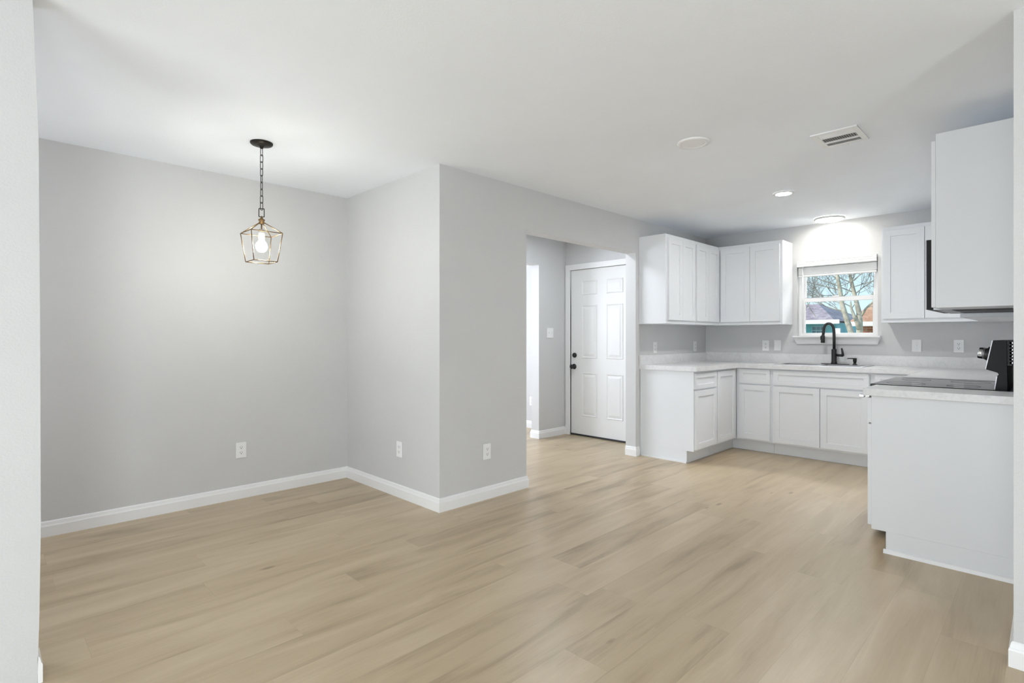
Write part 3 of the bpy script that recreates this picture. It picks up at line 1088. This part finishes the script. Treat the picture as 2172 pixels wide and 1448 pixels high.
GO = 'white duplex outlets'
plate('outlet', '-y', YA, 1.416, 0.366, 'white outlet low on the wall behind the hanging lantern', group=GO)
plate('outlet', '-x', XC, 3.531, 0.366, 'white outlet low on the dining side wall, seen at a slant', group=GO)
plate('outlet', '-y', YB, 2.735, 0.358, 'white outlet low on the grey wall between the corner and the hall opening', group=GO)
plate('outlet', '-x', XD, 4.955, 0.362, 'white outlet low in the far room behind the hall, cut by the wall edge', group=GO)
plate('outlet', '-y', YB, 5.172, 1.113, 'white outlet above the worktop, nearest the hall opening', group=GO)
plate('outlet', '-y', YB, 6.085, 1.115, 'white outlet above the worktop near the left inner corner', group=GO)
plate('outlet', '-x', XW, 2.315, 1.128, 'white outlet under the cabinet, farther left of the window', group=GO)
plate('blank', '-x', XW, 2.186, 1.132, 'white wall plate without slots between outlet and window stool')
plate('switch', '-x', XW, 0.926, 1.142, 'white single toggle switch on the wall right of the window')
plate('outlet', '-x', XW, 0.614, 1.142, 'white outlet right of the window nearest the stove', group=GO)
plate('double', '-y', 4.37, 4.990, 1.275, 'white double toggle switch on the hall wall left of the door', width=0.118, height=0.122)

# ------------------------------------------------------------------ ceiling fittings
GR = 'recessed ceiling lights'


def downlight(x, y, r, label, lens=None):
    root = thing('recessed_light', (x, y, H - 0.012), label, 'ceiling light', GR)
    d = MB()
    d.lathe((x, y, H - 0.001), [(r, 0), (r, -0.004), (r - 0.006, -0.009), (r - 0.022, -0.011), (r - 0.026, -0.009), (r - 0.026, 0.0)], M['plastic'], cap=False, seg=40)
    d.build('trim_ring', root)
    d = MB()
    d.lathe((x, y, H - 0.001), [(r - 0.026, -0.0085), (0.02, -0.0045), (0, -0.004)], lens or M['plastic'], seg=40)
    d.build('lens', root)
    return root


downlight(3.165, 1.585, 0.098, 'round white recessed light in the middle of the ceiling, unlit')
downlight(4.815, 1.605, 0.083, 'round white recessed light between the vent and the window light, lit', M['lens_lit'])
fx, fy = 6.150, 1.612
fl_ = thing('flush_light', (fx, fy, H - 0.03), 'lit round flush light on the ceiling above the window', 'ceiling light')
d = MB()
d.lathe((fx, fy, H - 0.001), [(0.138, 0), (0.138, -0.016), (0.132, -0.022), (0.124, -0.022)], M['plastic'], cap=False, seg=48)
d.build('housing', fl_)
d = MB()
d.lathe((fx, fy, H - 0.001), [(0.124, -0.021), (0.118, -0.027), (0.08, -0.030), (0, -0.031)], M['diffuser'], seg=48)
d.build('diffuser', fl_)

vt = thing('ceiling_vent', (3.705, 0.915, H - 0.015), 'white rectangular air vent in the ceiling', 'vent')
v0x, v1x, v0y, v1y = 3.558, 3.853, 0.793, 1.037
z1, z0 = H - 0.001, H - 0.008
slots = [(3.590, 3.650), (3.669, 3.748), (3.769, 3.826)]
sy0, sy1 = 0.824, 1.005
d = MB()
d.box(v0x, slots[0][0], v0y, v1y, z0, z1, M['plastic'])
d.box(slots[0][1], slots[1][0], sy0, sy1, z0, z1, M['plastic'])
d.box(slots[1][1], slots[2][0], sy0, sy1, z0, z1, M['plastic'])
d.box(slots[2][1], v1x, v0y, v1y, z0, z1, M['plastic'])
d.box(slots[0][0], slots[2][1], v0y, sy0, z0, z1, M['plastic'])
d.box(slots[0][0], slots[2][1], sy1, v1y, z0, z1, M['plastic'])
d.build('frame', vt)
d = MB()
d.box(slots[0][0], slots[2][1], sy0, sy1, z1 - 0.0008, z1, M['ventdark'])  # dark sheet standing in for the shade behind the louvres
d.build('duct_shade_sheet', vt)
for i, (a, b_) in enumerate(slots):
    d = MB()
    if i == 1:
        n = 15
        for k in range(n):
            y = sy0 + 0.004 + (sy1 - sy0 - 0.008) * k / (n - 1)
            d.prism([(a, y, z0 + 0.001), (a, y + 0.0015, z0 + 0.001), (a, y + 0.0055, z1 - 0.001), (a, y + 0.004, z1 - 0.001)], (b_ - a, 0, 0), M['plastic'])
    else:
        n = 4
        for k in range(n):
            x = a + 0.004 + (b_ - a - 0.014) * k / (n - 1)
            sgn = 1 if i == 0 else -1
            lo, hi = (x + 0.007, x) if sgn > 0 else (x, x + 0.007)
            d.prism([(lo, sy0, z0 + 0.001), (lo + 0.0015, sy0, z0 + 0.001), (hi + 0.0015, sy0, z1 - 0.001), (hi, sy0, z1 - 0.001)], (0, sy1 - sy0, 0), M['plastic'])
    d.build('louvre_bank', vt)
d = MB()
d.tube([(3.842, 0.905, z0), (3.848, 0.900, z0 - 0.012)], 0.003, M['plastic'], 8)
d.build('damper_lever', vt)

# ------------------------------------------------------------------ hanging lantern
PX, PY = 1.255, 3.49
pl = thing('pendant_lantern', (PX, PY, 1.69), 'lit hanging lantern with open brass cage on a dark chain', 'pendant light')
d = MB()
d.lathe((PX, PY, H - 0.001), [(0.066, 0), (0.066, -0.006), (0.060, -0.013), (0.03, -0.019), (0.012, -0.022), (0.010, -0.034), (0, -0.036)], M['bronze'], seg=40)
d.build('canopy', pl)
ch = MB()
ch.lathe((PX, PY, 2.402), [(0.0035, 0), (0.0035, 0.008)], M['bronze'], seg=8)
chain = ch.build('chain', pl)
ztop, zbot = 2.404, 2.022
n = 9
pitch = (ztop - zbot) / n
for k in range(n):
    zc_ = ztop - pitch * (k + 0.5)
    ang = 0.5 + (k % 2) * math.pi / 2 + 0.25 * math.sin(k * 2.1)
    hl, hw = pitch / 2 + 0.0035, 0.0085
    pts = []
    for j in range(16):
        t = 2 * math.pi * j / 16
        uu = hw * math.cos(t)
        zz = (hl - hw) * (1 if math.sin(t) > 0.01 else -1 if math.sin(t) < -0.01 else 0) + hw * math.sin(t)
        pts.append((PX + uu * math.cos(ang), PY + uu * math.sin(ang), zc_ + zz))
    l = MB()
    l.tube(pts, 0.0021, M['bronze'], 6, closed=True)
    l.build('chain_link', chain)
d = MB()
hx, zl0, zl1 = 0.015, 1.977, 2.028
ca, sa = math.cos(-0.45), math.sin(-0.45)
lp = [(-hx, zl0), (hx, zl0), (hx, zl1), (-hx, zl1)]
for (a, b_) in zip(lp, lp[1:] + lp[:1]):
    d.tube([(PX + a[0] * ca, PY + a[0] * sa, a[1]), (PX + b_[0] * ca, PY + b_[0] * sa, b_[1])], 0.0027, M['bronze'], 6)
d.build('hanging_loop', pl)
d = MB()
d.lathe((PX, PY, 1.930), [(0.010, 0), (0.0155, 0.003), (0.0155, 0.020), (0.019, 0.023), (0.019, 0.031), (0.010, 0.034), (0.006, 0.042), (0.0035, 0.052)], M['brass'], seg=24)
d.build('hub', pl)
cage = MB()
ht, hb, zt, zb_ = 0.0935, 0.0705, 1.873, 1.6955
rr = 0.0027
sq = [(-1, -1), (1, -1), (1, 1), (-1, 1)]
tp = [Vector((PX + a * ht, PY + b_ * ht, zt)) for a, b_ in sq]
bt = [Vector((PX + a * hb, PY + b_ * hb, zb_)) for a, b_ in sq]
for i in range(4):
    j = (i + 1) % 4
    cage.tube([tp[i], tp[j]], rr, M['brass'], 6)
    cage.tube([bt[i], bt[j]], rr, M['brass'], 6)
    cage.tube([tp[i], bt[i]], rr, M['brass'], 6)
    a, b_ = sq[i]
    cage.tube([(PX + a * 0.010, PY + b_ * 0.010, 1.941), tp[i]], rr, M['brass'], 6)
cage.build('cage', pl)
d = MB()
d.tube([(PX, PY, 1.932), (PX, PY, 1.895)], 0.0042, M['brass'], 10)
d.build('stem', pl)
d = MB()
d.lathe((PX, PY, 1.838), [(0.0175, 0), (0.0175, 0.055), (0.015, 0.060), (0.004, 0.062)], M['candle'], seg=24)
tag(d.build('socket', pl), 'white socket sleeve')
d = MB()
d.lathe((PX, PY, 1.755), [(0, 0), (0.014, 0.003), (0.026, 0.012), (0.0335, 0.028), (0.034, 0.038), (0.030, 0.053), (0.021, 0.066), (0.015, 0.076), (0.014, 0.083)], M['bulb'], seg=24)
tag(d.build('bulb', pl), 'glowing white bulb')

# ------------------------------------------------------------------ outside, seen through the sink window
g = MB()
g.box(6.6, 60, -30, 60, -0.45, -0.30, M['lawn'])
tag(struct(g, 'ground', 'pale winter lawn outside'), None)

hs = thing('neighbour_house', (27, 14, -0.3), 'neighbour house painted in a teal cast under a mottled roof, left in the window', 'house')
hx0 = 24.0
h = MB()
h.box(hx0, hx0 + 8, 6.05, 22, -0.3, 1.80, M['siding'])
h.build('wall', hs)
h = MB()
h.add([(hx0 - 0.55, 5.95, 1.86), (hx0 - 0.55, 23, 1.86), (hx0 + 8, 23, 1.86), (hx0 + 8, 5.95, 1.86), (hx0 + 1.5, 7.1, 2.64), (hx0 + 1.5, 20, 2.64)],
      [(0, 1, 2, 3), (0, 4, 5, 1), (2, 5, 4, 3), (1, 5, 2), (3, 4, 0)], M['shingle'])
h.build('roof', hs)
h = MB()
h.box(hx0 - 0.60, hx0 - 0.50, 5.80, 22.5, 1.74, 1.90, M['gutter'])
h.build('gutter', hs)
h = MB()
h.box(hx0 - 0.05, hx0 - 0.001, 6.42, 6.92, 1.15, 1.66, M['siding_light'])
wf = h.build('window_frame', hs)
h = MB()
for i in range(3):
    for j in range(3):
        h.box(hx0 - 0.06, hx0 - 0.052, 6.45 + i * 0.155, 6.58 + i * 0.155, 1.18 + j * 0.16, 1.31 + j * 0.16, M['pane'])
h.build('window_pane', wf)
h = MB()
h.box(hx0 - 0.45, hx0 - 0.40, 5.80, 6.05, -0.3, 1.56, M['gutter'])
h.build('porch_screen', hs)

hs2 = thing('neighbour_house', (24, 0, -0.3), 'red brick neighbour house under a rust coloured roof, right in the window', 'house')
hx0 = 21.0
h = MB()
h.box(hx0, hx0 + 5, -8, 4.62, -0.3, 1.60, M['brick'])
h.build('wall', hs2)
h = MB()
h.add([(hx0 - 0.65, -8.5, 1.68), (hx0 - 0.65, 4.80, 1.68), (hx0 + 6, 4.80, 1.68), (hx0 + 6, -8.5, 1.68), (hx0 + 1.6, -5.0, 2.72), (hx0 + 1.6, 4.30, 2.72)],
      [(0, 3, 2, 1), (0, 1, 5, 4), (2, 3, 4, 5), (1, 2, 5), (3, 0, 4)], M['shingle_orange'])
h.build('roof', hs2)
h = MB()
h.box(hx0 - 0.72, hx0 - 0.60, -8.5, 4.80, 1.58, 1.72, M['gutter'])
h.build('gutter', hs2)


bt_ = thing('bare_tree', (13.2, 2.95, -0.3), 'bare two stemmed tree outside the sink window', 'tree')
rnd = random.Random(5)


def stem(pts, r0, r1, name='trunk'):
    t = MB()
    n_ = len(pts)
    t.tube(pts, [r0 + (r1 - r0) * i / (n_ - 1) for i in range(n_)], M['bark'], 10)
    return t.build(name, bt_)


def grow(mb, p, d, r, ln, lvl):
    pts = [p.copy()]
    q = p.copy()
    dd = d.normalized()
    n_ = 6
    for i in range(n_):
        dd = (dd + Vector((rnd.uniform(-.25, .25), rnd.uniform(-.3, .3), rnd.uniform(-.16, .28)))).normalized()
        q = q + dd * ln / n_
        pts.append(q.copy())
    mb.tube(pts, [r * (1 - 0.65 * i / n_) for i in range(n_ + 1)], M['twig'], 5, cap=False)
    if lvl > 0:
        for k in range(5):
            i = rnd.randint(1, n_)
            nd = (dd + Vector((rnd.uniform(-.7, .7), rnd.uniform(-1, 1), rnd.uniform(-.5, .8)))).normalized()
            grow(mb, pts[i], nd, max(0.0022, r * 0.5), ln * rnd.uniform(0.5, 0.75), lvl - 1)


X1, X2 = 13.0, 13.4
s1 = stem([(X1, 2.93, -0.3), (X1, 2.955, 0.6), (X1, 2.99, 1.29), (X1, 3.085, 1.62), (X1, 3.165, 1.92), (X1, 3.20, 2.2), (X1, 3.265, 2.6), (X1, 3.30, 3.1), (X1, 3.36, 3.9)], 0.070, 0.022)
s2 = stem([(X2, 2.96, -0.3), (X2, 2.95, 0.8), (X2, 2.935, 1.29), (X2, 2.93, 1.55), (X2, 2.945, 1.75), (X2, 2.985, 1.95), (X2, 3.04, 2.2), (X2, 3.09, 2.45), (X2, 3.15, 2.8), (X2, 3.2, 3.6)], 0.074, 0.020)
s3 = stem([(X2 - 0.03, 2.93, 1.40), (X2 - 0.05, 2.96, 1.52), (X2 - 0.06, 3.03, 1.70), (X2 - 0.06, 3.08, 1.86), (X2 - 0.04, 3.09, 2.0)], 0.058, 0.010, 'limb')
s4 = stem([(X2, 2.93, 1.62), (X2, 2.82, 1.83), (X2, 2.68, 1.98), (X2, 2.45, 2.10), (X2, 2.2, 2.2)], 0.026, 0.008, 'limb')
for st_, twigs in ((s1, [((X1, 3.12, 1.78), (0, 1, 0.05), 0.014, 1.2, 3), ((X1, 3.165, 1.95), (0.1, 1, 0.10), 0.011, 1.5, 3), ((X1, 3.20, 2.22), (0, 1, 0.35), 0.012, 1.4, 3),
                          ((X1, 3.24, 2.45), (0, 0.8, 0.6), 0.011, 1.3, 3), ((X1, 3.19, 2.05), (0.3, -0.8, 0.5), 0.012, 0.9, 3), ((X1, 3.27, 2.7), (0, -0.7, 0.4), 0.013, 1.0, 3),
                          ((X1, 3.27, 2.75), (0, 0.8, 0.3), 0.013, 1.1, 3), ((X1, 3.12, 1.72), (-0.1, 0.9, 0.25), 0.011, 0.9, 3), ((X1, 3.22, 2.3), (0.2, -1, 0.2), 0.010, 0.9, 3), ((X1 + 0.8, 3.9, 1.7), (0, 0.3, 1), 0.010, 1.2, 3), ((X1 + 1.0, 4.3, 1.6), (0, -0.3, 1), 0.010, 1.2, 3)]),
                   (s2, [((X2, 3.03, 2.18), (0, 0.9, 0.45), 0.012, 1.4, 3), ((X2, 3.02, 2.15), (0, -0.9, 0.6), 0.012, 1.2, 3), ((X2, 3.08, 2.4), (0, 0.9, 0.35), 0.011, 1.4, 3),
                          ((X2, 3.08, 2.42), (0, -0.9, 0.45), 0.011, 1.2, 3), ((X2, 3.14, 2.75), (0, -0.9, 0.2), 0.014, 1.2, 3), ((X2, 3.0, 2.05), (0, 0.9, 0.2), 0.013, 1.1, 3), ((X2, 3.0, 2.0), (0, -1, 0.35), 0.012, 1.1, 3), ((X2, 3.06, 2.3), (0, -1, 0.1), 0.010, 1.0, 3), ((X2, 3.1, 2.55), (0, -1, 0.1), 0.010, 1.0, 3), ((X2 + 1, 2.9, 1.9), (0, -0.6, 1), 0.009, 1.1, 3), ((X2 + 1, 2.6, 1.8), (0, -0.2, 1), 0.009, 1.1, 3), ((X2 + 0.5, 2.75, 2.0), (0, -0.5, 0.6), 0.009, 0.9, 3), ((X2 + 1, 3.3, 1.9), (0, -0.5, 1), 0.009, 1.1, 3)]),
                   (s3, [((X2 - .06, 3.08, 1.88), (0, 1, 0.3), 0.012, 0.9, 3)]),
                   (s4, [((X2, 2.66, 2.0), (0, -0.8, 0.6), 0.012, 0.8, 3), ((X2, 2.80, 1.86), (0, -1, 0.1), 0.010, 0.8, 3)])):
    tw = MB()
    for p, d, r, ln, lvl in twigs:
        grow(tw, Vector(p), Vector(d), r, ln, lvl)
    tw.build('branches', st_)
